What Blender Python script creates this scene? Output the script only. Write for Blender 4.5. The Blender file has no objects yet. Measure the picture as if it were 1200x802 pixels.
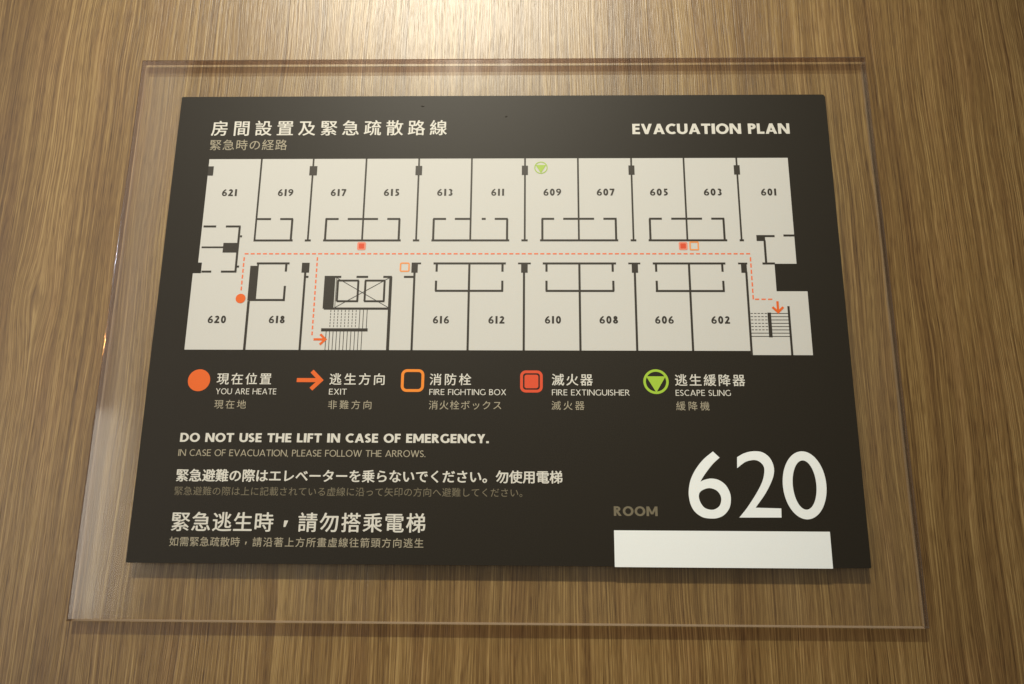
import bpy, bmesh, math, random
from mathutils import Matrix, Vector

random.seed(7)
sc = bpy.context.scene
C = sc.collection
Z0 = 1.5                       # height of the sheet's top edge above the floor
MM = 0.001
def P(x, y, z=0.0):            # sheet millimetres (x right, y up, z out of the wall) -> metres
    return (x*MM, -z*MM, Z0 + y*MM)

# ------------------------------------------------------------------ camera
cd = bpy.data.cameras.new('camera'); cam = bpy.data.objects.new('camera', cd); C.objects.link(cam)
sc.camera = cam
R0 = (0.9997745, 0.00756996, 0.01983959)      # right  (x, y up, z into the wall)
R1 = (-0.0021029, 0.9650022, -0.26223319)     # up
R2 = (-0.02113035, 0.26213234, 0.96480057)    # forward
def w(v): return Vector((v[0], v[2], v[1]))
r, u, f = w(R0), w(R1), w(R2)
M = Matrix(((r.x, u.x, -f.x, 0), (r.y, u.y, -f.y, 0), (r.z, u.z, -f.z, 0), (0, 0, 0, 1)))
M.translation = Vector(P(162.276, -214.287, 355.055))
cam.matrix_world = M
cd.sensor_fit = 'HORIZONTAL'; cd.sensor_width = 36; cd.lens = 30.3833
cd.clip_start = 0.01; cd.clip_end = 50

# ------------------------------------------------------------------ world and lamps
world = bpy.data.worlds.new("World"); sc.world = world; world.use_nodes = True
bg = world.node_tree.nodes['Background']
bg.inputs[0].default_value = (1.0, 0.90, 0.76, 1); bg.inputs[1].default_value = 0.14

def aim(o, target):
    d = Vector(target) - o.location
    o.rotation_euler = d.to_track_quat('-Z', 'Y').to_euler()

def spot(name, loc, target, power, color, size_deg, blend, radius):
    l = bpy.data.lights.new(name, 'SPOT'); l.energy = power; l.color = color
    l.spot_size = math.radians(size_deg); l.spot_blend = blend; l.shadow_soft_size = radius
    o = bpy.data.objects.new(name, l); C.objects.link(o); o.location = loc; aim(o, target); return o
def area(name, loc, target, power, color, sx, sy):
    l = bpy.data.lights.new(name, 'AREA'); l.shape = 'RECTANGLE'; l.size = sx; l.size_y = sy
    l.energy = power; l.color = color
    o = bpy.data.objects.new(name, l); C.objects.link(o); o.location = loc; aim(o, target); return o
def point(name, loc, power, color, radius):
    l = bpy.data.lights.new(name, 'POINT'); l.energy = power; l.color = color; l.shadow_soft_size = radius
    o = bpy.data.objects.new(name, l); C.objects.link(o); o.location = loc; return o

spot('ceiling_downlight', P(-35, 1120, 1354), P(118, 25, 0), 156, (1.0, 0.925, 0.755), 22, 1.0, 0.042)
area('left_reflection_area', P(-1370, 160, 1750), P(100, -150, 0), 12, (1.0, 0.93, 0.85), 1.0, 2.4)  # area lamp added for the pale reflection along the plate's left side
area('low_reflection_area', P(-1010, -70, 1700), P(0, -120, 0), 2.2, (1.0, 0.94, 0.80), 0.34, 0.5)  # smaller area lamp added to brighten the lower end of that reflection
point('white_room_lamp', P(-1483, 434, 337), 24, (0.72, 0.84, 1.0), 0.014)
point('amber_room_lamp', P(-1483, 244, 337), 22, (1.0, 0.42, 0.10), 0.014)

sc.view_settings.view_transform = 'Standard'
sc.view_settings.look = 'None'
sc.view_settings.exposure = -0.07
sc.view_settings.gamma = 1.0
sc.cycles.max_bounces = 16
sc.cycles.transparent_max_bounces = 16

# ------------------------------------------------------------------ materials
def srgb(r, g, b):
    def c(v):
        v /= 255
        return v/12.92 if v <= 0.04045 else ((v+0.055)/1.055)**2.4
    return (c(r), c(g), c(b), 1)

def new_mat(name):
    m = bpy.data.materials.new(name); m.use_nodes = True
    nt = m.node_tree; nt.nodes.clear()
    out = nt.nodes.new('ShaderNodeOutputMaterial')
    return m, nt, nt.nodes, nt.links, out

def ink(name, col, rough=0.5, spec=0.35, grain=0.05, bump=0.02, scale=3.0):
    m, nt, N, L, out = new_mat(name)
    b = N.new('ShaderNodeBsdfPrincipled'); L.new(b.outputs[0], out.inputs[0])
    tc = N.new('ShaderNodeTexCoord'); mp = N.new('ShaderNodeMapping'); mp.inputs['Scale'].default_value = (1000, 1000, 1000)
    L.new(tc.outputs['Object'], mp.inputs[0])
    n = N.new('ShaderNodeTexNoise'); n.inputs['Scale'].default_value = scale; n.inputs['Detail'].default_value = 4
    L.new(mp.outputs[0], n.inputs[0])
    mr = N.new('ShaderNodeMapRange'); mr.inputs['From Min'].default_value = 0.25; mr.inputs['From Max'].default_value = 0.75
    mr.inputs['To Min'].default_value = 1-grain*2; mr.inputs['To Max'].default_value = 1+grain*2
    L.new(n.outputs[0], mr.inputs[0])
    vm = N.new('ShaderNodeVectorMath'); vm.operation = 'SCALE'; vm.inputs[0].default_value = col[:3]
    L.new(mr.outputs[0], vm.inputs['Scale']); L.new(vm.outputs[0], b.inputs['Base Color'])
    b.inputs['Roughness'].default_value = rough; b.inputs['Specular IOR Level'].default_value = spec
    bp = N.new('ShaderNodeBump'); bp.inputs['Strength'].default_value = bump*2; bp.inputs['Distance'].default_value = 0.0003
    L.new(n.outputs[0], bp.inputs['Height']); L.new(bp.outputs[0], b.inputs['Normal'])
    return m

M_black = ink('black_print', (0.020, 0.0170, 0.0120), 0.46, 0.19, 0.26, 0.04)
M_line  = ink('line_print', (0.030, 0.026, 0.020), 0.45, 0.3, 0.1)
M_cream = ink('cream_print', (0.57, 0.58, 0.56), 0.5, 0.3, 0.015)
M_light = ink('light_lettering', (0.64, 0.64, 0.59), 0.5, 0.3, 0.02)
M_tan   = ink('tan_lettering', (0.36, 0.33, 0.245), 0.5, 0.3, 0.03)
M_dim   = ink('dim_lettering', (0.17, 0.15, 0.10), 0.5, 0.3, 0.03)
M_white = ink('white_label', (0.84, 0.90, 0.92), 0.45, 0.35, 0.01)
M_orange= ink('orange_print', (0.72, 0.125, 0.014), 0.5, 0.3, 0.02)
M_amber = ink('amber_print', (0.80, 0.24, 0.02), 0.5, 0.3, 0.02)
M_pale  = ink('pale_orange_print', (0.80, 0.30, 0.09), 0.5, 0.3, 0.02)
M_red   = ink('red_print', (0.66, 0.075, 0.025), 0.5, 0.3, 0.02)
M_rose  = ink('rose_print', (0.74, 0.25, 0.17), 0.5, 0.3, 0.02)
M_route = ink('route_print', (0.78, 0.17, 0.06), 0.5, 0.3, 0.02)
M_green = ink('green_print', (0.34, 0.55, 0.045), 0.5, 0.3, 0.02)
M_lime  = ink('lime_print', (0.36, 0.53, 0.09), 0.5, 0.3, 0.02)

KNOT = (-57.0, -97.0)
def wood_material():
    m, nt, N, L, out = new_mat('wood_grain_laminate')
    b = N.new('ShaderNodeBsdfPrincipled'); L.new(b.outputs[0], out.inputs[0])
    tc = N.new('ShaderNodeTexCoord')
    mp = N.new('ShaderNodeMapping'); mp.inputs['Scale'].default_value = (1000, 1000, 1000)   # to millimetres
    L.new(tc.outputs['Object'], mp.inputs[0])
    # gentle sideways drift so that the grain is not ruled
    wn = N.new('ShaderNodeTexNoise'); wn.inputs['Scale'].default_value = 1.0; wn.inputs['Detail'].default_value = 2
    ms = N.new('ShaderNodeMapping'); ms.inputs['Scale'].default_value = (0.02, 1, 0.007)
    L.new(mp.outputs[0], ms.inputs[0]); L.new(ms.outputs[0], wn.inputs[0])
    sb = N.new('ShaderNodeVectorMath'); sb.operation = 'MULTIPLY_ADD'
    L.new(wn.outputs['Color'], sb.inputs[0]); sb.inputs[1].default_value = (9, 0, 0)
    L.new(mp.outputs[0], sb.inputs[2])
    # the grain parts round one small knot left of the plate
    kd = N.new('ShaderNodeVectorMath'); kd.operation = 'SUBTRACT'; L.new(mp.outputs[0], kd.inputs[0]); kd.inputs[1].default_value = (KNOT[0], 0, 1500+KNOT[1])
    ks = N.new('ShaderNodeVectorMath'); ks.operation = 'MULTIPLY'; L.new(kd.outputs[0], ks.inputs[0]); ks.inputs[1].default_value = (1, 0, 0.42)
    kl = N.new('ShaderNodeVectorMath'); kl.operation = 'LENGTH'; L.new(ks.outputs[0], kl.inputs[0])
    def falloff(width):
        a = N.new('ShaderNodeMath'); a.operation = 'DIVIDE'; L.new(kl.outputs['Value'], a.inputs[0]); a.inputs[1].default_value = width
        b_ = N.new('ShaderNodeMath'); b_.operation = 'POWER'; L.new(a.outputs[0], b_.inputs[0]); b_.inputs[1].default_value = 2
        c = N.new('ShaderNodeMath'); c.operation = 'MULTIPLY'; L.new(b_.outputs[0], c.inputs[0]); c.inputs[1].default_value = -1
        d = N.new('ShaderNodeMath'); d.operation = 'EXPONENT'; L.new(c.outputs[0], d.inputs[0]); return d.outputs[0]
    kx = N.new('ShaderNodeVectorMath'); kx.operation = 'MULTIPLY'; L.new(kd.outputs[0], kx.inputs[0]); kx.inputs[1].default_value = (-0.75, 0, 0)
    kw = N.new('ShaderNodeVectorMath'); kw.operation = 'SCALE'; L.new(kx.outputs[0], kw.inputs[0]); L.new(falloff(9.0), kw.inputs['Scale'])
    ka = N.new('ShaderNodeVectorMath'); ka.operation = 'ADD'; L.new(sb.outputs[0], ka.inputs[0]); L.new(kw.outputs[0], ka.inputs[1])
    sb = ka; knot = falloff(2.0)
    def streak(sx, sz, det, lo, hi, rough=0.6, off=0):
        q = N.new('ShaderNodeMapping'); q.inputs['Scale'].default_value = (sx, 1, sz); q.inputs['Location'].default_value = (off, off*1.7, off*0.3)
        L.new(sb.outputs[0], q.inputs[0])
        n = N.new('ShaderNodeTexNoise'); n.inputs['Scale'].default_value = 1; n.inputs['Detail'].default_value = det
        n.inputs['Roughness'].default_value = rough; L.new(q.outputs[0], n.inputs[0])
        r = N.new('ShaderNodeMapRange'); r.inputs['From Min'].default_value = lo; r.inputs['From Max'].default_value = hi
        L.new(n.outputs[0], r.inputs[0]); return r.outputs[0]
    broad  = streak(0.045, 0.0025, 2, 0.3, 0.7)
    mid    = streak(0.50, 0.0050, 2, 0.27, 0.73, 0.55, 3)
    fine   = streak(1.9, 0.0090, 2, 0.27, 0.73, 0.6, 9)
    hair   = streak(3.8, 0.013, 1, 0.27, 0.73, 0.5, 15)
    pores  = streak(3.0, 0.11, 1, 0.52, 0.70, 0.5, 21)
    pale_flecks  = streak(3.0, 0.07, 1, 0.54, 0.72, 0.5, 33)  # short pale flecks in the grain colour
    def mixv(a, fb, wa, wb, k):
        x = N.new('ShaderNodeMath'); x.operation = 'MULTIPLY'; L.new(a, x.inputs[0]); x.inputs[1].default_value = wa
        y = N.new('ShaderNodeMath'); y.operation = 'MULTIPLY_ADD'; L.new(fb, y.inputs[0]); y.inputs[1].default_value = wb; L.new(x.outputs[0], y.inputs[2])
        return y.outputs[0]
    s = mixv(mid, fine, 0.23, 0.34, 0); s = mixv(s, hair, 1, 0.31, 0); s = mixv(s, broad, 1, 0.16, 0); s = mixv(s, pores, 1, -0.20, 0); s = mixv(s, pale_flecks, 1, 0.14, 0); s = mixv(s, knot, 1, -0.30, 0)
    cr = N.new('ShaderNodeValToRGB'); L.new(s, cr.inputs[0])
    e = cr.color_ramp.elements
    e[0].position = 0.12; e[0].color = WOOD[0]
    e[1].position = 0.80; e[1].color = WOOD[3]
    k = e.new(0.34); k.color = WOOD[1]
    k = e.new(0.56); k.color = WOOD[2]
    # faint pinkish-grey patches
    tn = N.new('ShaderNodeTexNoise'); tn.inputs['Scale'].default_value = 1; tn.inputs['Detail'].default_value = 3
    tm = N.new('ShaderNodeMapping'); tm.inputs['Scale'].default_value = (0.12, 1, 0.018)
    L.new(sb.outputs[0], tm.inputs[0]); L.new(tm.outputs[0], tn.inputs[0])
    tr = N.new('ShaderNodeMapRange'); tr.inputs['From Min'].default_value = 0.45; tr.inputs['From Max'].default_value = 0.7; tr.inputs['To Max'].default_value = 0.45
    L.new(tn.outputs[0], tr.inputs[0])
    mx = N.new('ShaderNodeMix'); mx.data_type = 'RGBA'; mx.blend_type = 'MULTIPLY'
    L.new(tr.outputs[0], mx.inputs[0]); L.new(cr.outputs[0], mx.inputs[6]); mx.inputs[7].default_value = (0.95, 0.87, 0.95, 1)
    L.new(mx.outputs[2], b.inputs['Base Color'])
    b.inputs['Roughness'].default_value = 0.35
    b.inputs['Specular IOR Level'].default_value = 0.5
    bp = N.new('ShaderNodeBump'); bp.inputs['Strength'].default_value = 0.22; bp.inputs['Distance'].default_value = 0.0003
    L.new(s, bp.inputs['Height']); L.new(bp.outputs[0], b.inputs['Normal'])
    return m
WOOD = ((0.072, 0.036, 0.0110, 1), (0.146, 0.083, 0.027, 1), (0.226, 0.139, 0.047, 1), (0.375, 0.256, 0.102, 1))
M_wood = wood_material()

def clear_material(name, tint, gloss_extra, frost, rough=0.03, handled=False):
    """acrylic: light and sight pass straight through, with a Fresnel reflection"""
    m, nt, N, L, out = new_mat(name)
    t = N.new('ShaderNodeBsdfTransparent'); t.inputs[0].default_value = (*tint, 1)
    base = t
    if frost:
        tl = N.new('ShaderNodeBsdfTranslucent'); tl.inputs[0].default_value = (0.97, 0.87, 0.68, 1)
        df = N.new('ShaderNodeBsdfDiffuse'); df.inputs[0].default_value = (0.97, 0.87, 0.68, 1)
        both = N.new('ShaderNodeMixShader'); L.new(tl.outputs[0], both.inputs[1]); L.new(df.outputs[0], both.inputs[2])
        mx = N.new('ShaderNodeMixShader'); mx.inputs[0].default_value = frost
        L.new(t.outputs[0], mx.inputs[1]); L.new(both.outputs[0], mx.inputs[2]); base = mx
    g = N.new('ShaderNodeBsdfGlossy'); g.inputs['Roughness'].default_value = rough; g.inputs[0].default_value = (1, 1, 1, 1)
    if handled:                # faint wiping marks vary the gloss and the added brightening haze
        tc = N.new('ShaderNodeTexCoord'); mp = N.new('ShaderNodeMapping'); mp.inputs['Scale'].default_value = (38, 38, 9)
        mp.inputs['Rotation'].default_value = (0, math.radians(14), 0)
        nz = N.new('ShaderNodeTexNoise'); nz.inputs['Scale'].default_value = 1; nz.inputs['Detail'].default_value = 5
        L.new(tc.outputs['Object'], mp.inputs[0]); L.new(mp.outputs[0], nz.inputs[0])
        r1 = N.new('ShaderNodeMapRange'); r1.inputs['From Min'].default_value = .35; r1.inputs['From Max'].default_value = .7
        r1.inputs['To Min'].default_value = rough*.6; r1.inputs['To Max'].default_value = rough*2.4
        L.new(nz.outputs[0], r1.inputs[0]); L.new(r1.outputs[0], g.inputs['Roughness'])
        r2 = N.new('ShaderNodeMapRange'); r2.inputs['From Min'].default_value = .4; r2.inputs['From Max'].default_value = .75
        r2.inputs['To Min'].default_value = frost*.6; r2.inputs['To Max'].default_value = frost*2.2
        L.new(nz.outputs[0], r2.inputs[0]); L.new(r2.outputs[0], mx.inputs[0])
    lw = N.new('ShaderNodeLayerWeight'); lw.inputs[0].default_value = 0.5      # 'Facing' = 1 - |cos|, the same on both sides
    pw = N.new('ShaderNodeMath'); pw.operation = 'POWER'; pw.inputs[1].default_value = 5; L.new(lw.outputs['Facing'], pw.inputs[0])
    fr = N.new('ShaderNodeMath'); fr.operation = 'MULTIPLY_ADD'; fr.inputs[1].default_value = 0.96; fr.inputs[2].default_value = 0.04; L.new(pw.outputs[0], fr.inputs[0])
    ad = N.new('ShaderNodeMath'); ad.operation = 'ADD'; ad.use_clamp = True; ad.inputs[1].default_value = gloss_extra
    L.new(fr.outputs[0], ad.inputs[0])
    mg = N.new('ShaderNodeMixShader'); L.new(ad.outputs[0], mg.inputs[0]); L.new(base.outputs[0], mg.inputs[1]); L.new(g.outputs[0], mg.inputs[2])
    L.new(mg.outputs[0], out.inputs[0])
    return m
M_face = clear_material('hazed_acrylic_face', (0.99, 0.99, 0.985), 0.0, 0.025, 0.06, True)  # pale frost added as a milky haze to brighten the plate
M_back = clear_material('clear_acrylic_back', (0.99, 0.99, 0.985), -0.04, 0)
M_side = clear_material('shade_tinted_side', (0.40, 0.30, 0.26), 0.05, 0)  # dark tint put in for the shaded edge bands and their shadow
M_bevel= clear_material('polished_acrylic_bevel', (0.72, 0.64, 0.58), 0.07, 0.08, 0.06)
M_rim  = clear_material('bright_line_rim', (0.95, 0.90, 0.80), -0.04, 0.62, 0.2)  # pale frosting put in for the bright line along the bottom edge
M_rim2 = clear_material('faint_line_rim', (0.95, 0.92, 0.87), -0.04, 0.16, 0.2)  # weaker pale frosting for the bright lines on the other edges

# ------------------------------------------------------------------ helpers
def link(name, bm_or_me, mat, parent=None):
    if isinstance(bm_or_me, bmesh.types.BMesh):
        me = bpy.data.meshes.new(name); bm_or_me.to_mesh(me); bm_or_me.free()
    else:
        me = bm_or_me; me.name = name
    if mat is not None:
        me.materials.clear(); me.materials.append(mat)
    o = bpy.data.objects.new(name, me); C.objects.link(o)
    if parent is not None: o.parent = parent
    return o
def empty(name, loc):
    o = bpy.data.objects.new(name, None); C.objects.link(o); o.location = loc; o.empty_display_size = 0.05
    return o

SO = Vector(P(0, -210, 0))     # the sheet's own origin: its lower left corner
def Q(x, y, z):                # millimetres on the sheet -> local metres of the sheet
    v = Vector(P(x, y, z)); return v - SO
def solid(pts, z0, z1, bm=None):
    """a flat outline (counter-clockwise, sheet mm) with thickness z0..z1"""
    bm = bm or bmesh.new()
    a = [bm.verts.new(Q(x, y, z1)) for x, y in pts]
    b = [bm.verts.new(Q(x, y, z0)) for x, y in pts]
    n = len(pts)
    bm.faces.new(a); bm.faces.new(b[::-1])
    for i in range(n): bm.faces.new((a[i], b[i], b[(i+1) % n], a[(i+1) % n]))
    return bm
def film(pts, z, bm=None):
    bm = bm or bmesh.new()
    bm.faces.new([bm.verts.new(Q(x, y, z)) for x, y in pts]); return bm
def rect(x0, y0, x1, y1): return [(x0, y0), (x1, y0), (x1, y1), (x0, y1)]
def circle(cx, cy, rx, ry=None, n=48, a0=0.0):
    ry = ry or rx
    return [(cx+rx*math.cos(a0+2*math.pi*i/n), cy+ry*math.sin(a0+2*math.pi*i/n)) for i in range(n)]
def rrect(cx, cy, hx, hy, r, n=6):
    o = []
    for sx, sy, a in ((1, 1, 0), (-1, 1, 90), (-1, -1, 180), (1, -1, 270)):
        for i in range(n+1):
            t = math.radians(a + 90*i/n)
            o.append((cx+sx*(hx-r)+r*math.cos(t), cy+sy*(hy-r)+r*math.sin(t)))
    return o
def ring(outer, inner, z, bm=None):
    bm = bm or bmesh.new()
    a = [bm.verts.new(Q(x, y, z)) for x, y in outer]; b = [bm.verts.new(Q(x, y, z)) for x, y in inner]
    n = len(a)
    for i in range(n): bm.faces.new((a[i], a[(i+1) % n], b[(i+1) % n], b[i]))
    return bm

# ---- a humanist sans drawn from strokes (cap height 1)
def ribbon(pts, wd, closed=False):
    """quads of a stroke with mitred joints; returns list of quads"""
    n = len(pts); out = []; L_, R_ = [], []
    for i in range(n):
        p = Vector(pts[i])
        a = Vector(pts[i-1]) if (closed or i > 0) else None
        b = Vector(pts[(i+1) % n]) if (closed or i < n-1) else None
        d1 = (p-a).normalized() if a is not None else None
        d2 = (b-p).normalized() if b is not None else None
        d = (d1 or d2) if (d1 is None or d2 is None) else (d1+d2).normalized()
        nrm = Vector((-d.y, d.x)); k = 1.0
        if d1 is not None and d2 is not None:
            k = 1/max(0.35, nrm.dot(Vector((-d1.y, d1.x))))
        L_.append(p+nrm*wd/2*k); R_.append(p-nrm*wd/2*k)
    m = n if closed else n-1
    for i in range(m):
        j = (i+1) % n
        out.append([R_[i], R_[j], L_[j], L_[i]])
    return out
def arc(cx, cy, rx, ry, a0, a1, n=16):
    return [(cx+rx*math.cos(math.radians(a0+(a1-a0)*i/n)), cy+ry*math.sin(math.radians(a0+(a1-a0)*i/n))) for i in range(n+1)]
def spline(pts, n=6):
    P_ = [Vector(p) for p in pts]; P_ = [2*P_[0]-P_[1]] + P_ + [2*P_[-1]-P_[-2]]; o = []
    for i in range(1, len(P_)-2):
        for k in range(n):
            t = k/n; a, b, c, d = P_[i-1:i+3]
            o.append(0.5*((2*b)+(c-a)*t+(2*a-5*b+4*c-d)*t*t+(3*b-a-3*c+d)*t**3))
    o.append(P_[-2]); return [(v.x, v.y) for v in o]
def box(x0, y0, x1, y1): return [[(x0, y0), (x1, y0), (x1, y1), (x0, y1)]]
def diag(x0, y0, x1, y1, wd, k=None):
    """slanted stroke with level ends; x are stroke centres"""
    h = wd*math.hypot(x1-x0, y1-y0)/abs(y1-y0)/2
    return [[(x0-h, y0), (x0+h, y0), (x1+h, y1), (x1-h, y1)]] if y1 > y0 else [[(x1-h, y1), (x1+h, y1), (x0+h, y0), (x0-h, y0)]]
def glyph(c, t):
    """-> advance width, layers of quads (each layer its own hair-thin height)"""
    h = t/2
    if c == ' ': return 0.40, []
    if c == '.': return t*1.15, [box(0, 0, t*1.1, t*1.1)]
    if c == ',': return t*1.1, [[[(0.0, -t*1.1), (t*.5, -t*1.1), (t*1.1, t), (t*.1, t)]]]
    if c in 'I1': return t, [box(0, 0, t, 1)]
    if c == 'L': return .50, [box(0, 0, t, 1), box(t, 0, .50, t)]
    if c == 'E': return .52, [box(0, 0, t, 1), box(t, 0, .52, t), box(t, 1-t, .51, 1), box(t, .52-h, .48, .52+h)]
    if c == 'F': return .49, [box(0, 0, t, 1), box(t, 1-t, .49, 1), box(t, .50-h, .46, .50+h)]
    if c == 'H': return .74, [box(0, 0, t, 1), box(.74-t, 0, .74, 1), box(t, .52-h, .74-t, .52+h)]
    if c == 'T': return .64, [box(0, 1-t, .64, 1), box(.32-h, 0, .32+h, 1-t)]
    if c == 'N': return .78, [box(0, 0, t, 1), box(.78-t, 0, .78, 1), diag(.78-t*.62, 0, t*.62, 1, t*.98)]
    if c == 'M':
        return .90, [box(0, 0, t, 1), box(.90-t, 0, .90, 1), diag(.45, .18, t*.62, 1, t*.85), diag(.45, .18, .90-t*.62, 1, t*.85)]
    if c == 'A': return .80, [diag(h*1.1, 0, .40, 1, t), diag(.80-h*1.1, 0, .40, 1, t), box(.2, .28-h*.8, .60, .28+h*.8)]
    if c == 'V': return .76, [diag(.38, 0, h*1.1, 1, t), diag(.38, 0, .76-h*1.1, 1, t)]
    if c == 'X': return .72, [diag(h*1.2, 0, .70-h*1.2, 1, t), diag(.72-h*1.2, 0, .02+h*1.2, 1, t)]
    if c == 'Y': return .70, [box(.35-h, 0, .35+h, .45), diag(.35, .42, h*1.2, 1, t), diag(.35, .42, .70-h*1.2, 1, t)]
    if c == 'W': return 1.12, [diag(.31, 0, h*1.1, 1, t), diag(.31, 0, .56, 1, t), diag(.81, 0, .56, 1, t), diag(.81, 0, 1.12-h*1.1, 1, t)]
    if c == 'O': return .86, [ribbon(circle(.43, .5, .43-h+.005, .5-h+.012, 40), t, True)]
    if c == '0': return .60, [ribbon(circle(.30, .5, .30-h, .5-h+.01, 40), t, True)]
    if c == 'Q': return .86, [ribbon(circle(.43, .5, .43-h, .5-h, 40), t, True)]
    if c == 'C': return .70, [ribbon(arc(.43, .5, .43-h, .5-h+.01, 52, 308, 26), t)]
    if c == 'G': return .78, [ribbon(arc(.43, .5, .43-h, .5-h+.01, 48, 292, 26) + [(.78-h, .12)], t), box(.78-t, .10, .78, .50)]
    if c == 'D': return .74, [box(0, 0, t, 1), ribbon([(t, 1-h)]+arc(.30, .5, .74-.30-h, .5-h, 90, -90, 20)+[(t, h)], t)]
    if c == 'P': return .54, [box(0, 0, t, 1), ribbon([(t, 1-h)]+arc(.27, .72, .27-h, .28-h, 90, -90, 14)+[(t, .44+h)], t)]
    if c == 'B': return .58, [box(0, 0, t, 1), ribbon([(t, 1-h)]+arc(.27, .755, .25-h, .245-h, 90, -90, 14)+[(t, .51+h)], t),
                              ribbon([(t, .56-h)]+arc(.30, .28, .28-h, .28-h, 90, -90, 14)+[(t, h)], t)]
    if c == 'R': return .64, [box(0, 0, t, 1), ribbon([(t, 1-h)]+arc(.27, .73, .27-h, .27-h, 90, -90, 14)+[(t, .46+h)], t), diag(.64-h*1.2, 0, .26, .50, t)]
    if c == 'U': return .72, [ribbon([(h, 1)]+arc(.36, .36, .36-h, .36-h+.01, 180, 360, 18)+[(.72-h, 1)], t)]
    if c == 'S':
        b = [(.92, .90), (.55, 1.0), (.14, .90), (.03, .72), (.20, .58), (.50, .49), (.84, .38), (.98, .24), (.84, .07), (.42, .0), (.0, .11)]
        return .50, [ribbon(spline([(h*.6+x*(.50-t*.8), h+y*(1-t)) for x, y in b], 5), t)]
    if c == '2':
        if t < .16:
            k = [(.03, .80)]+arc(.30, .70, .27-h*.6, .30-h, 140, -24, 16)
        else:
            k = arc(.29, .71, .27-h, .29-h, 165, -28, 16)
        return .60, [ribbon(k+[(t*.62, t*.55)], t), box(0, 0, .60, t)]
    if c == '3': return .54, [ribbon(arc(.25, .745, .26-h, .255-h, 140, -80, 14), t), ribbon(arc(.25, .28, .29-h, .28-h, 86, -140, 16), t)]
    if c == '5': return .54, [box(.10, 1-t, .50, 1), box(.10, .48, .10+t*.85, 1-t), ribbon(arc(.20, .32, .34-h, .32-h, 98, -118, 18), t)]
    if c == '6' or c == '9':
        if c == '6': return .62, [SIX_TRIS]
        return .62, [[[(.62-x, 1-y) for x, y in q] for q in SIX_TRIS]]
        ry = .305
        q = [ribbon(circle(.30, ry, .30-h, ry-h+.008, 36), t, True),
             ribbon(spline([(.515, .985-h*.5), (.36, .84-h*.2), (.21, .65), (.115+h*.3, .47), (h, ry)], 6), t)]
        if c == '9': q = [[[(.60-x, 1-y) for x, y in quad] for quad in lay] for lay in q]
        return .60, q
    if c == '7': return .58, [box(0, 1-t, .58, 1), diag(.19, 0, .58-h*1.2, 1-t, t)]
    if c == '8': return .58, [ribbon(circle(.29, .755, .235-h, .245-h+.006, 28), t, True), ribbon(circle(.29, .275, .29-h, .275-h+.006, 32), t, True)]
    raise ValueError(c)
SIX = [(237.2, -164.12), (239.76, -166.64), (236.95, -169.15), (234.2, -172.42), (232.36, -174.99), (231.52, -176.44), (233.19, -175.67), (235.8, -175.16), (238.79, -175.69), (241.45, -177.57), (243.02, -180.48), (243.39, -183.29), (242.71, -186.67), (240.69, -189.36), (238.06, -190.79), (235.06, -191.11), (231.67, -190.6), (228.77, -188.57), (227.18, -185.78), (226.55, -182.39), (226.67, -179.42), (227.4, -176.18), (228.83, -173.01), (231.04, -169.74), (233.77, -166.81)]
HOLE = [(235.18, -179.01), (237.72, -179.87), (239.18, -181.66), (239.51, -183.7), (238.8, -185.9), (237.2, -187.24), (235.21, -187.66), (232.68, -186.89), (231.15, -184.86), (230.56, -182.66), (230.98, -180.79), (232.76, -179.52)]
TWO = [(246.9, -166.4), (249.77, -164.84), (253.31, -163.98), (257.22, -164.34), (260.13, -166.6), (261.48, -170.07), (261.25, -173.52), (259.61, -177.38), (257.01, -181.64), (253.09, -186.72), (263.33, -186.94), (263.18, -190.57), (246.35, -190.65), (249.74, -186.7), (253.77, -181.03), (256.48, -176.25), (257.59, -172.22), (257.31, -169.8), (255.68, -168.07), (253.53, -167.54), (250.62, -168.14), (248.64, -169.34), (246.65, -170.89)]
def curved(pts, corners, n=5):
    """closed outline, smooth between the corner indices"""
    if not corners:
        m = len(pts); q = spline(pts[-3:]+pts+pts[:3], n); return q[3*n:3*n+m*n]
    o = []; cs = sorted(corners)
    for a, b in zip(cs, cs[1:]+[cs[0]+len(pts)]):
        seg = [pts[i % len(pts)] for i in range(a, b+1)]
        o += (spline(seg, n) if len(seg) > 2 else seg)[:-1]
    return o
def filled(loops_, fn):
    """triangles of an outline with holes; fn places a point"""
    b = bmesh.new(); es = []
    for lp in loops_:
        vs = [b.verts.new(fn(p)) for p in lp]
        es += [b.edges.new((vs[i], vs[(i+1) % len(vs)])) for i in range(len(vs))]
    bmesh.ops.triangle_fill(b, edges=es, use_beauty=True, normal=(0, -1, 0))
    for f_ in b.faces:
        f_.normal_update()
        if f_.normal.y > 0: f_.normal_flip()
    return b
def six_tris():
    """heavy small 6 as triangles in cap units"""
    o = [((x-226.5)/27, (y+191.1)/27) for x, y in SIX]; h_ = [((x-226.5)/27, (y+191.1)/27) for x, y in HOLE]
    for i, d in ((1, .055), (2, .07), (3, .07), (4, .06), (5, .05)): o[i] = (o[i][0]+d, o[i][1]+.012)
    cx = sum(p[0] for p in h_)/12; cy = sum(p[1] for p in h_)/12
    h_ = [(cx+(x-cx)*.74, cy+(y-cy)*.70) for x, y in h_]
    b = filled([curved(o, [0, 1, 5], 3), curved(h_, [], 2)], lambda p: Vector((p[0], 0, p[1])))
    t = [[(v.co.x, v.co.z) for v in f_.verts] for f_ in b.faces]; b.free(); return t
SIX_TRIS = six_tris()
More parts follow.
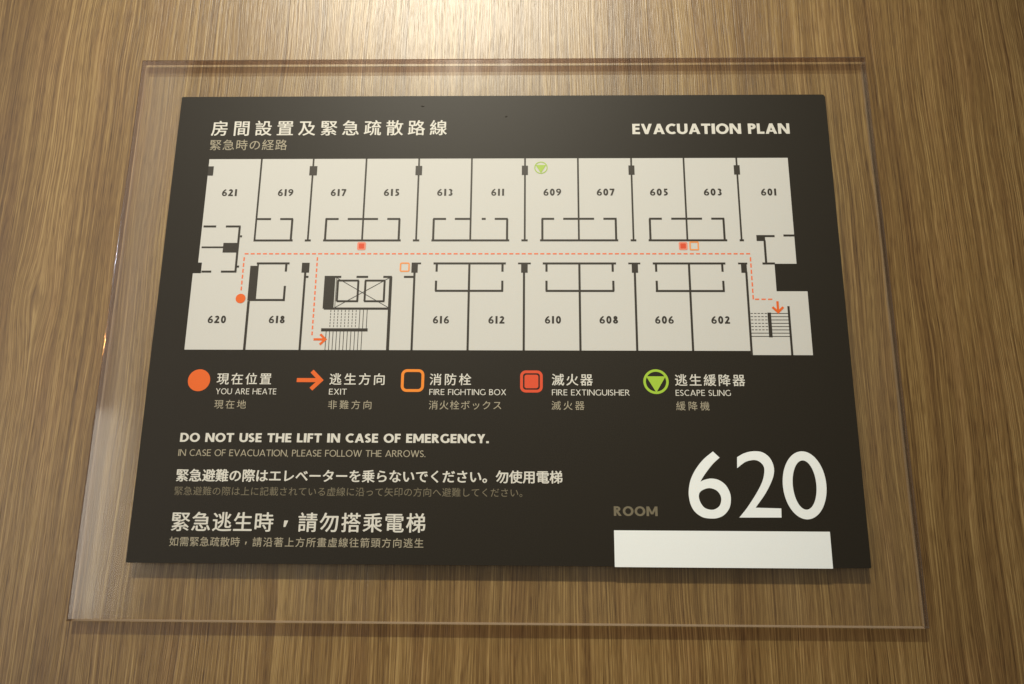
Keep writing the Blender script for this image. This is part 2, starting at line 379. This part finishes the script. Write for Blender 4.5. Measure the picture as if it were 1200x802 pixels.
def sans(name, s, x0, x1, y, height, weight, mat, parent, z, track=0.13, space=None, label=None):
    """set a line of capitals or digits so that it spans x0..x1 on baseline y"""
    pen = 0; placed = []
    for c in s:
        t = weight*(1.12 if c in 'I1' else 1)
        a, lay = glyph(c, t)
        if c == '1': pen += .05
        placed.append((pen, lay)); pen += a + (track if c != ' ' else 0)
        if c == '1': pen += .05
    total = pen - track; kx = (x1-x0)/total
    bm = bmesh.new()
    for off, lay in placed:
        for li, quads in enumerate(lay):
            for qd in quads:
                vs = [bm.verts.new(Q(x0+(off+px)*kx, y+py*height, z+0.006*li)) for px, py in qd]
                try: bm.faces.new(vs)
                except ValueError: pass
    bmesh.ops.recalc_face_normals(bm, faces=bm.faces)
    for fc in bm.faces:
        if fc.normal.y > 0: fc.normal_flip()
    o = link(name, bm, mat, parent)
    if label: o['label'] = label
    return o

FONT = bpy.data.fonts.load('<builtin>') if '<builtin>' in [f.name for f in bpy.data.fonts] else None
def cjk(name, s, x0, x1, y0, height, mat, parent, z, bold=0.0):
    """a line of Chinese or Japanese spanning x0..x1, its ink from y0 upward by height (mm)"""
    cu = bpy.data.curves.new('lettering', 'FONT'); cu.body = s; cu.size = 1.0
    cu.resolution_u = 3; cu.offset = 0.0
    o = bpy.data.objects.new('lettering', cu); C.objects.link(o)
    def mesh():
        dg = bpy.context.evaluated_depsgraph_get(); dg.update()
        me = bpy.data.meshes.new_from_object(o.evaluated_get(dg))
        xs = [v.co.x for v in me.vertices]; ys = [v.co.y for v in me.vertices]
        return me, min(xs), max(xs), min(ys), max(ys)
    ratio = (x1-x0)/height
    me, a, b, c, d = mesh()
    w1 = (b-a); hh = d-c
    want = ratio*hh
    cu.space_character = 1.3; me, a, b, c, d = mesh(); w2 = b-a
    sp = 1.0 + (want-w1)/(w2-w1)*0.3
    sp = max(0.86, min(1.7, sp))
    cu.space_character = sp; me, a, b, c, d = mesh()
    kx, ky = (x1-x0)/(b-a), height/(d-c)
    for v in me.vertices:
        v.co = Q(x0+(v.co.x-a)*kx, y0+(v.co.y-c)*ky, z)
    bpy.data.objects.remove(o); bpy.data.curves.remove(cu)
    if bold:                    # a heavier weight: the same outlines pressed again a hair to each side
        b = bmesh.new()
        for k, (ox, oy) in enumerate(((0, 0), (bold, 0), (-bold, 0), (0, bold*.6), (0, -bold*.6))):
            n0 = len(b.verts); b.from_mesh(me); b.verts.ensure_lookup_table()
            for v in b.verts[n0:]: v.co.x += ox*height*MM; v.co.z += oy*height*MM; v.co.y -= k*0.004*MM
        b.to_mesh(me); b.free()
    me.update()
    if len(me.polygons) and me.polygons[0].normal.y > 0: me.flip_normals()
    return link(name, me, mat, parent)
WALLS=[
('v',40.13,-32.4,-71.52,0.8), ('v',63.83,-32.4,-71.52,0.8), ('v',87.92,-32.4,-71.52,0.8), ('v',111.84,-32.4,-71.52,0.8), ('v',135.74,-32.4,-71.52,0.8), ('v',159.74,-32.4,-71.52,0.8), ('v',183.55,-32.4,-71.52,0.8), ('v',207.47,-32.4,-71.52,0.8), ('v',230.99,-32.4,-71.52,0.8), ('v',254.61,-32.4,-71.52,0.8), ('h',-61.32,40.28,46.71,0.95), ('h',-61.32,50.81,56.56,0.95), ('h',-71.52,39.71,57.13,0.95), ('v',56.27,-61.32,-71.52,0.95), ('v',71.47,-61.32,-71.52,0.95), ('h',-61.32,71.07,76.95,0.95), ('h',-61.32,81.01,94.52,0.95), ('h',-61.32,98.66,104.39,0.95), ('h',-71.52,70.65,105.04,0.95), ('v',104.11,-61.32,-71.52,0.95), ('v',119.36,-61.32,-71.52,0.95), ('h',-61.32,119.1,124.8,0.95), ('h',-61.32,128.72,135.53,0.95), ('h',-61.32,140.65,142.42,0.95), ('h',-61.32,146.42,152.19,0.95), ('h',-71.52,118.61,152.92,0.95), ('v',151.95,-61.32,-71.52,0.95), ('v',167.5,-61.32,-71.52,0.95), ('h',-61.32,167.15,172.72,0.95), ('h',-61.32,176.71,190.36,0.95), ('h',-61.32,194.45,200.3,0.95), ('h',-71.52,166.47,200.76,0.95), ('v',199.88,-61.32,-71.52,0.95), ('v',214.89,-61.32,-71.52,0.95), ('h',-61.32,214.63,220.22,0.95), ('h',-61.32,224.32,237.87,0.95), ('h',-61.32,241.89,247.61,0.95), ('h',-71.52,214.04,248.35,0.95), ('v',247.24,-61.32,-71.52,0.95), ('h',-71.52,62.54,65.19,0.95), ('h',-71.52,110.44,113.23,0.95), ('h',-71.52,158.27,161.04,0.95), ('h',-71.52,206.19,208.69,0.95), ('h',-71.52,253.74,255.61,0.95), ('h',-69.57,264.84,269.06,0.95), ('h',-69.28,272.92,277.91,0.95), ('v',264.54,-71.52,-82.3,0.95), ('h',-82.3,262.91,268.3,0.95), ('h',-64.84,16.76,22.41,0.95), ('h',-64.84,26.78,33.37,0.95), ('v',33.01,-64.84,-86.13,0.95), ('h',-74.75,16.91,26.86,0.8), ('h',-69.57,33.57,34.43,0.95), ('h',-83.8,33.23,34.38,0.95), ('h',-86.13,17.98,22.3,0.95), ('h',-86.13,26.6,33.47,0.95), ('h',-82.3,42.13,56.6,0.95), ('v',55.21,-82.3,-86.13,0.95), ('v',55.32,-92.71,-99.7,0.95), ('h',-99.18,39.91,55.62,0.95), ('v',40.02,-99.7,-121.51,1.1), ('v',42.76,-82.3,-99.18,0.7), ('h',-88.54,63.93,65.34,0.95), ('v',63.81,-86.13,-121.44,0.95), ('h',-88.54,75.76,79.75,0.95), ('h',-88.54,86.43,91.51,0.95), ('h',-88.54,98.16,101.93,0.95), ('v',101.47,-88.54,-121.51,1.3), ('h',-103.04,73.04,101.42,1.0), ('h',-90.25,78.1,87.55,0.9), ('h',-99.7,78.34,87.72,0.9), ('v',78.45,-90.25,-99.7,0.9), ('v',87.36,-90.25,-99.7,0.9), ('h',-90.25,90.22,99.07,0.9), ('h',-99.7,90.29,99.16,0.9), ('v',90.49,-90.25,-99.7,0.9), ('v',98.84,-90.25,-99.7,0.9), ('h',-82.3,110.32,114.47,0.8), ('v',111.73,-86.13,-121.3,0.95), ('h',-88.54,107.18,111.77,0.95), ('h',-82.3,119.9,151.55,0.95), ('v',121.35,-82.3,-86.13,0.95), ('v',121.26,-90.25,-94.91,0.95), ('h',-94.91,120.96,150.49,0.95), ('v',150.1,-82.3,-86.13,0.95), ('v',150.1,-90.25,-94.91,0.95), ('v',135.62,-82.3,-121.24,0.95), ('h',-82.3,167.64,199.54,0.95), ('v',169.27,-82.3,-86.13,0.95), ('v',169.24,-90.25,-94.91,0.95), ('h',-94.91,168.87,198.47,0.95), ('v',198.02,-82.3,-86.13,0.95), ('v',198.16,-90.25,-94.91,0.95), ('v',183.57,-82.3,-121.12,0.95), ('h',-82.3,215.46,246.91,0.95), ('v',216.85,-82.3,-86.13,0.95), ('v',216.88,-90.25,-94.91,0.95), ('h',-94.91,216.34,245.95,0.95), ('v',245.5,-82.3,-86.13,0.95), ('v',245.53,-90.25,-94.91,0.95), ('v',231.13,-82.3,-121.48,0.95), ('h',-82.3,156.85,162.43,0.8), ('v',159.49,-86.13,-121.18,0.95), ('h',-82.3,204.84,210.06,0.8), ('v',207.57,-86.13,-121.25,0.95), ('h',-82.3,252.37,256.35,0.8), ('v',255.69,-86.13,-123.3,0.95), ('v',264.24,-104.57,-115.56,1.5), ('v',272.63,-101.69,-123.3,0.95), ('h',-112.6,72.49,92.53,1.4)]

# ------------------------------------------------------------------ the wall
GAP = 0.2                       # foam tape behind the acrylic, mm
T_AC = 5.6                      # acrylic thickness
zb = -0.3 - T_AC                # back of the acrylic
bm = bmesh.new()
x0, x1, ya, yb, zf_, zk = -900, 1200, -1300, 1100, zb-GAP, zb-GAP-40
vs = [bm.verts.new(P(x, y, z)) for x, y, z in [(x0, ya, zf_), (x1, ya, zf_), (x1, yb, zf_), (x0, yb, zf_), (x0, ya, zk), (x1, ya, zk), (x1, yb, zk), (x0, yb, zk)]]
for q in ((0, 1, 2, 3), (7, 6, 5, 4), (0, 4, 5, 1), (1, 5, 6, 2), (2, 6, 7, 3), (3, 7, 4, 0)): bm.faces.new([vs[i] for i in q])
wall = link('wall', bm, M_wood); wall['kind'] = 'structure'

# ------------------------------------------------------------------ the clear acrylic plate
AX0, AX1, AY0, AY1 = -21.5, 317.6, -232.6, 20.2
plate = empty('acrylic_plate', P((AX0+AX1)/2, AY0, -0.3))
plate['label'] = 'clear rectangular acrylic plate fixed to the wood wall, backing the dark printed plan'
plate['category'] = 'sign plate'
PO = Vector(plate.location)
def loop(ins, z): return [Vector(P(x, y, z)) - PO for x, y in rect(AX0+ins, AY0+ins, AX1-ins, AY1-ins)]
BV = 1.0; BR = 0.7
loops = [loop(BV*(1-math.sin(math.radians(a))), -0.3-BV*(1-math.cos(math.radians(a)))) for a in range(0, 91, 15)] + [loop(0, zb+BR), loop(BR*.3, zb+BR*.3), loop(BR, zb)]
NF = 6
def panel(name, quads, mat, lab=None, smooth=False):
    b = bmesh.new()
    for q in quads: b.faces.new([b.verts.new(v) for v in q])
    bmesh.ops.remove_doubles(b, verts=b.verts, dist=1e-7)
    if smooth:
        for f_ in b.faces: f_.smooth = True
    o = link(name, b, mat, plate)
    if lab: o['label'] = lab
    return o
panel('front_face', [loops[0]], M_face)
panel('back_face', [loops[-1][::-1]], M_back)
EDGE = {0: 'bottom edge of the acrylic plate', 1: 'right edge of the acrylic plate', 2: 'top edge of the acrylic plate', 3: 'left edge of the acrylic plate'}
for s in range(4):
    t = (s+1) % 4
    side = panel('side_edge', [[loops[NF][s], loops[NF+1][s], loops[NF+1][t], loops[NF][t]]], M_side, EDGE[s])
    for a, b_, mt in ((0, NF, M_bevel), (NF+1, NF+3, M_rim if s == 0 else M_rim2)):
        qs = [[loops[k][s], loops[k+1][s], loops[k+1][t], loops[k][t]] for k in range(a, b_)]
        bo = panel('bevel', qs, mt, None, True)
        bo.parent = side

# ------------------------------------------------------------------ the printed sheet
sheet = empty('evacuation_plan_sheet', SO)
sheet['label'] = 'dark brown printed evacuation plan sheet with cream floor plan and white lettering'
sheet['category'] = 'evacuation plan'
b = solid([(0.4, -210), (296.6, -210), (297, -209.6), (297, -1.2), (296.3, -0.2), (295.6, 0), (0.3, 0), (0, -0.3), (0, -209.6)], -0.3, 0.0)
link('backing_sheet', b, M_black, sheet)

Z1, Z2, Z3 = 0.05, 0.10, 0.13
# two specks under the film
for cx, cy, rr in ((112.5, -5.2, .9), (151.0, -10.8, .6)):
    b = bmesh.new(); ps = [(cx+rr*(1+.25*math.sin(3*k))*math.cos(k*math.pi/6), cy+rr*.6*math.sin(k*math.pi/6)) for k in range(12)]
    top = b.verts.new(Q(cx, cy, 0.12)); vv = [b.verts.new(Q(x, y, 0.01)) for x, y in ps]
    for i in range(12): b.faces.new((vv[i], vv[(i+1) % 12], top))
    link('blister', b, M_black, sheet)

# headings
cjk('heading', '房間設置及緊急疏散路線', 15.6, 123.9, -20.1, 7.6, M_light, sheet, Z1, 0.015)
cjk('subheading', '緊急時の経路', 15.7, 51.1, -27.4, 5.3, M_tan, sheet, Z1)
sans('heading', 'EVACUATION PLAN', 208.5, 279.5, -19.9, 5.2, .205, M_light, sheet, Z1, .07)

# floor plan
OUT = [(16.1, -31.9), (16.1, -81.9), (17.8, -81.9), (17.8, -86.9), (14.25, -86.9), (14.25, -121.5), (255.9, -121.5), (255.9, -123.3),
       (281.3, -123.3), (281.3, -95.0), (268.1, -95.0), (268.1, -82.4), (277.6, -82.4), (277.6, -31.9)]
plan = link('floor_plan', film(OUT, Z1), M_cream, sheet)
for kk in WALLS:
    if kk[0] == 'v':
        _, x, ya_, yb_, wd = kk; x_0, x_1, y_0, y_1 = x-wd/2, x+wd/2, min(ya_, yb_), max(ya_, yb_); z = Z2
        if ya_ > -33: y_1 = -31.9
        if yb_ < -120.9 and yb_ > -122: y_0 = -121.5
    else:
        _, y, x_0, x_1, wd = kk; y_0, y_1 = y-wd/2, y+wd/2; z = Z2+0.008
    link('wall_line', film(rect(x_0, y_0, x_1, y_1), z), M_line, plan)
BL = [[261.1, -71.86, 264.83, -69.09], [26.45, -77.23, 32.68, -72.67], [39.4, -99.47, 42.75, -83.43], [62.11, -86.6, 65.46, -82.0],
      [72.48, -103.04, 77.18, -88.08], [110.31, -86.6, 113.07, -82.0], [158.22, -86.6, 161.07, -82.0], [206.3, -86.6, 209.0, -82.0],
      [253.57, -86.6, 256.04, -82.0], [16.1, -40.1, 18.5, -35.5], [62.29, -40.1, 65.76, -35.5], [110.37, -40.1, 113.33, -35.5],
      [158.32, -40.1, 161.07, -35.5], [206.17, -40.1, 208.86, -35.5], [253.22, -40.1, 255.88, -35.5]]
for x_0, y_0, x_1, y_1 in BL:
    link('pillar_mark', film(rect(x_0, y_0, x_1, y_1), Z2+0.016), M_line, plan)

def bars(name, rects, z, mat, parent, lab=None):
    b = bmesh.new()
    for r_ in rects: film(rect(*r_), z, b)
    o = link(name, b, mat, parent); o['kind'] = 'stuff'
    if lab: o['label'] = lab
    return o
st = []
for x in [74.7, 76.2, 77.7, 79.2, 80.75, 82.3, 83.85, 85.4, 87.0, 88.55, 90.1]: st.append((x-.14, -121.5, x+.14, -113.2))
for i, x in enumerate([76.15, 77.75, 79.3, 80.85, 82.45, 84.0, 85.6, 87.15, 88.75, 90.3, 91.9]):
    if i < 8:
        for k in range(6): st.append((x-.14, -104.6-k*1.35, x+.14, -103.7-k*1.35))
    else: st.append((x-.14, -112.0, x+.14, -103.5))
bars('stair_lines', st, Z2, M_line, plan)
st = []
for i, y in enumerate([-104.95, -106.4, -107.85, -109.35, -110.8, -112.25, -113.7, -115.15]):
    st.append((265.0, y-.15, 272.3, y+.15))
    if i < 6:
        for k in range(5): st.append((256.3+k*1.5, y-.15, 257.3+k*1.5, y+.15))
    else: st.append((256.1, y-.15, 263.6, y+.15))
bars('stair_lines', st, Z2, M_line, plan)
# lift shaft crossing lines
def thin(pts, wd, z, bm_):
    for qd in ribbon(pts, wd): bm_.faces.new([bm_.verts.new(Q(x, y, z)) for x, y in qd])
b = bmesh.new()
thin([(77.7, -88.9), (101.0, -102.6)], .28, Z2+.02, b); thin([(101.0, -88.9), (77.7, -102.6)], .28, Z2+.024, b); thin([(77.75, -88.9), (77.75, -102.6)], .25, Z2+.028, b)
link('lift_cross', b, M_line, plan)

# dashed escape route
def dashes(pts, on=1.75, off=0.95, wd=.62):
    res = []
    for (xa, y_a), (xb, y_b) in zip(pts, pts[1:]):
        L_ = math.hypot(xb-xa, y_b-y_a); n = max(1, round((L_+off)/(on+off))); step = (L_+off)/n; dx, dy = (xb-xa)/L_, (y_b-y_a)/L_
        for k in range(n):
            a = k*step; c = a+step-off
            p0 = (xa+dx*a, y_a+dy*a); p1 = (xa+dx*c, y_a+dy*c)
            res.append((min(p0[0], p1[0])-(wd/2 if dx == 0 else 0), min(p0[1], p1[1])-(wd/2 if dy == 0 else 0), max(p0[0], p1[0])+(wd/2 if dx == 0 else 0), max(p0[1], p1[1])+(wd/2 if dy == 0 else 0)))
    return res
rt = dashes([(36.3, -77.8), (257.9, -77.8)]) + dashes([(36.3, -79.4), (36.3, -94.8)]) + dashes([(68.7, -79.4), (68.7, -115.0)]) + dashes([(257.9, -79.4), (257.9, -98.6)]) + dashes([(258.6, -98.6), (266.0, -98.6)])
bars('route_line', rt, Z2, M_route, plan)

link('location_dot', film(circle(36.4, -98.5, 2.15, n=32), Z3+.02), M_orange, plan)
def arrow(tip, d, length, head, wd, mat, parent, z):
    """d: direction; one flat arrow of a bar and a chevron"""
    tx, ty = tip; dx, dy = d; px, py = -dy, dx
    b = bmesh.new()
    thin([(tx-dx*length, ty-dy*length), (tx-dx*wd*.9, ty-dy*wd*.9)], wd, z, b)
    k = .707*wd
    thin([(tx-dx*(head+k)+px*head, ty-dy*(head+k)+py*head), (tx-dx*k, ty-dy*k), (tx-dx*(head+k)-px*head, ty-dy*(head+k)-py*head)], wd, z+.01, b)
    return link('arrow', b, mat, parent)
arrow((75.3, -116.85), (1, 0), 5.8, 2.3, 1.0, M_orange, plan, Z3)
arrow((268.1, -105.1), (0, -1), 5.6, 2.3, 1.0, M_orange, plan, Z3)
def sq_ring(cx, cy, h_, t_, r_, z, mat, parent, name):
    return link(name, ring(rrect(cx, cy, h_, h_, r_), rrect(cx, cy, h_-t_, h_-t_, max(.05, r_-t_)), z), mat, parent)
for cx in (87.85, 229.0):
    o = sq_ring(cx, -74.2, 1.9, .75, .7, Z3, M_rose, plan, 'extinguisher_mark')
    link('extinguisher_core', film(rrect(cx, -74.2, 1.2, 1.2, .3), Z3+.01), M_red, plan)
sq_ring(107.35, -84.05, 2.2, .65, .9, Z3, M_pale, plan, 'hydrant_mark')
sq_ring(233.8, -74.15, 2.1, .65, .6, Z3, M_pale, plan, 'hydrant_mark')
def sling(cx, cy, r_, t_, mat, parent, z):
    link('sling_ring', ring(circle(cx, cy, r_), circle(cx, cy, r_-t_), z), mat, parent)
    k = (r_-t_*.6)
    link('sling_triangle', film([(cx+k*math.cos(math.radians(a)), cy+k*math.sin(math.radians(a))) for a in (270, 29, 151)], z+.01), mat, parent)
sling(166.9, -36.5, 3.0, .45, M_lime, plan, Z3)

NUMS = [('621', 26.94, -48.5), ('619', 52.25, -48.5), ('617', 76.11, -48.5), ('615', 100.0, -48.5), ('613', 123.94, -48.5), ('611', 147.66, -48.5), ('609', 171.97, -48.5), ('607', 195.7, -48.5), ('605', 219.37, -48.55), ('603', 243.23, -48.55), ('601', 268.0, -48.6), ('620', 26.96, -108.0), ('618', 53.0, -108.0), ('616', 123.9, -108.0), ('612', 147.74, -108.0), ('610', 171.96, -107.95), ('608', 195.81, -107.9), ('606', 219.52, -107.9), ('602', 243.43, -107.9)]
for s_, x, y in NUMS:
    wd = 7.9 - 1.0*s_.count('1')
    sans('room_number', s_, x-wd/2, x+wd/2, y-1.68, 3.36, .222, M_line, plan, Z2, .17)

# legend
link('legend_dot', film(circle(21.95, -134.9, 4.75), Z1), M_orange, sheet)
o = arrow((75.0, -134.7), (1, 0), 11.4, 3.9, 1.75, M_orange, sheet, Z1); o.name = 'legend_arrow'
sq_ring(112.7, -134.75, 4.9, 1.2, 2.5, Z1, M_amber, sheet, 'legend_hydrant_ring')
sq_ring(162.8, -135.0, 4.75, 1.2, 2.4, Z1, M_red, sheet, 'legend_extinguisher_ring')
link('legend_extinguisher_core', film(rrect(162.8, -135.0, 2.9, 2.9, .9), Z1), M_red, sheet)
sling(215.0, -134.9, 5.3, 1.05, M_green, sheet, Z1)
LEG = [(29.6, 52.7, '現在位置', 'YOU ARE HEATE', 55.3, '現在地', 29.5, 42.9), (77.6, 100.8, '逃生方向', 'EXIT', 85.1, '非難方向', 77.6, 95.8),
       (119.95, 137.4, '消防栓', 'FIRE FIGHTING BOX', 152.2, '消火栓ボックス', 119.9, 150.2), (171.4, 188.5, '滅火器', 'FIRE EXTINGUISHER', 203.9, '滅火器', 171.2, 184.9),
       (223.0, 252.1, '逃生緩降器', 'ESCAPE SLING', 245.9, '緩降機', 223.0, 236.8)]
for xa, xb, c1, en, xe, c2, xc, xd in LEG:
    cjk('legend_name', c1, xa, xb, -136.7, 5.0, M_light, sheet, Z1, 0.012)
    sans('legend_text', en, xa, xe, -140.9, 2.5, .11, M_light, sheet, Z1, .12)
    cjk('legend_translation', c2, xc, xd, -147.1, 3.8, M_tan, sheet, Z1)

# instructions
sans('warning_text', 'DO NOT USE THE LIFT IN CASE OF EMERGENCY.', 16.6, 145.3, -161.15, 3.75, .205, M_light, sheet, Z1, .08)
sans('note_text', 'IN CASE OF EVACUATION, PLEASE FOLLOW THE ARROWS.', 16.5, 119.2, -167.0, 2.75, .11, M_tan, sheet, Z1, .09)
cjk('warning_text', '緊急避難の際はエレベーターを乗らないでください。勿使用電梯', 16.8, 175.4, -177.5, 5.1, M_light, sheet, Z1, 0.026)
cjk('note_text', '緊急避難の際は上に記載されている虚線に沿って矢印の方向へ避難してください。', 16.6, 159.2, -183.1, 3.6, M_dim, sheet, Z1)
cjk('warning_text', '緊急逃生時', 16.9, 58.3, -197.4, 7.6, M_light, sheet, Z1, 0.016)
sans('comma', ',', 62.6, 64.4, -194.2, 7.6, .16, M_light, sheet, Z1)
cjk('warning_text', '請勿搭乘電梯', 68.6, 120.0, -197.4, 7.6, M_light, sheet, Z1, 0.016)
cjk('note_text', '如需緊急疏散時', 16.8, 45.4, -203.4, 3.75, M_tan, sheet, Z1, 0.006)
sans('comma', ',', 47.6, 48.3, -202.0, 3.75, .15, M_tan, sheet, Z1)
cjk('note_text', '請沿著上方所畫虛線往箭頭方向逃生', 50.6, 119.6, -203.4, 3.75, M_tan, sheet, Z1, 0.006)
sans('room_word', 'ROOM', 196.1, 213.7, -190.3, 3.8, .20, M_dim, sheet, Z1, .10)
place = lambda p: Q(p[0], p[1], Z1)
link('large_digit', filled([curved(SIX, [0, 1, 5]), curved(HOLE, [])], place), M_white, sheet)
link('large_digit', filled([curved(TWO, [0, 9, 10, 11, 12, 22])], place), M_white, sheet)
link('large_digit', filled([circle(273.4, -177.55, 8.75, 13.65, 72), circle(273.4, -177.5, 4.75, 9.9, 60)], place), M_white, sheet)

# ------------------------------------------------------------------ the blank label
lab = link('blank_label', None or solid(rect(196.0, -210.25, 281.9, -196.0), 0.02, 0.16), M_white)
lab.location = SO
lab['label'] = 'blank white rectangular label on the dark sheet below the large 620'
lab['category'] = 'label'
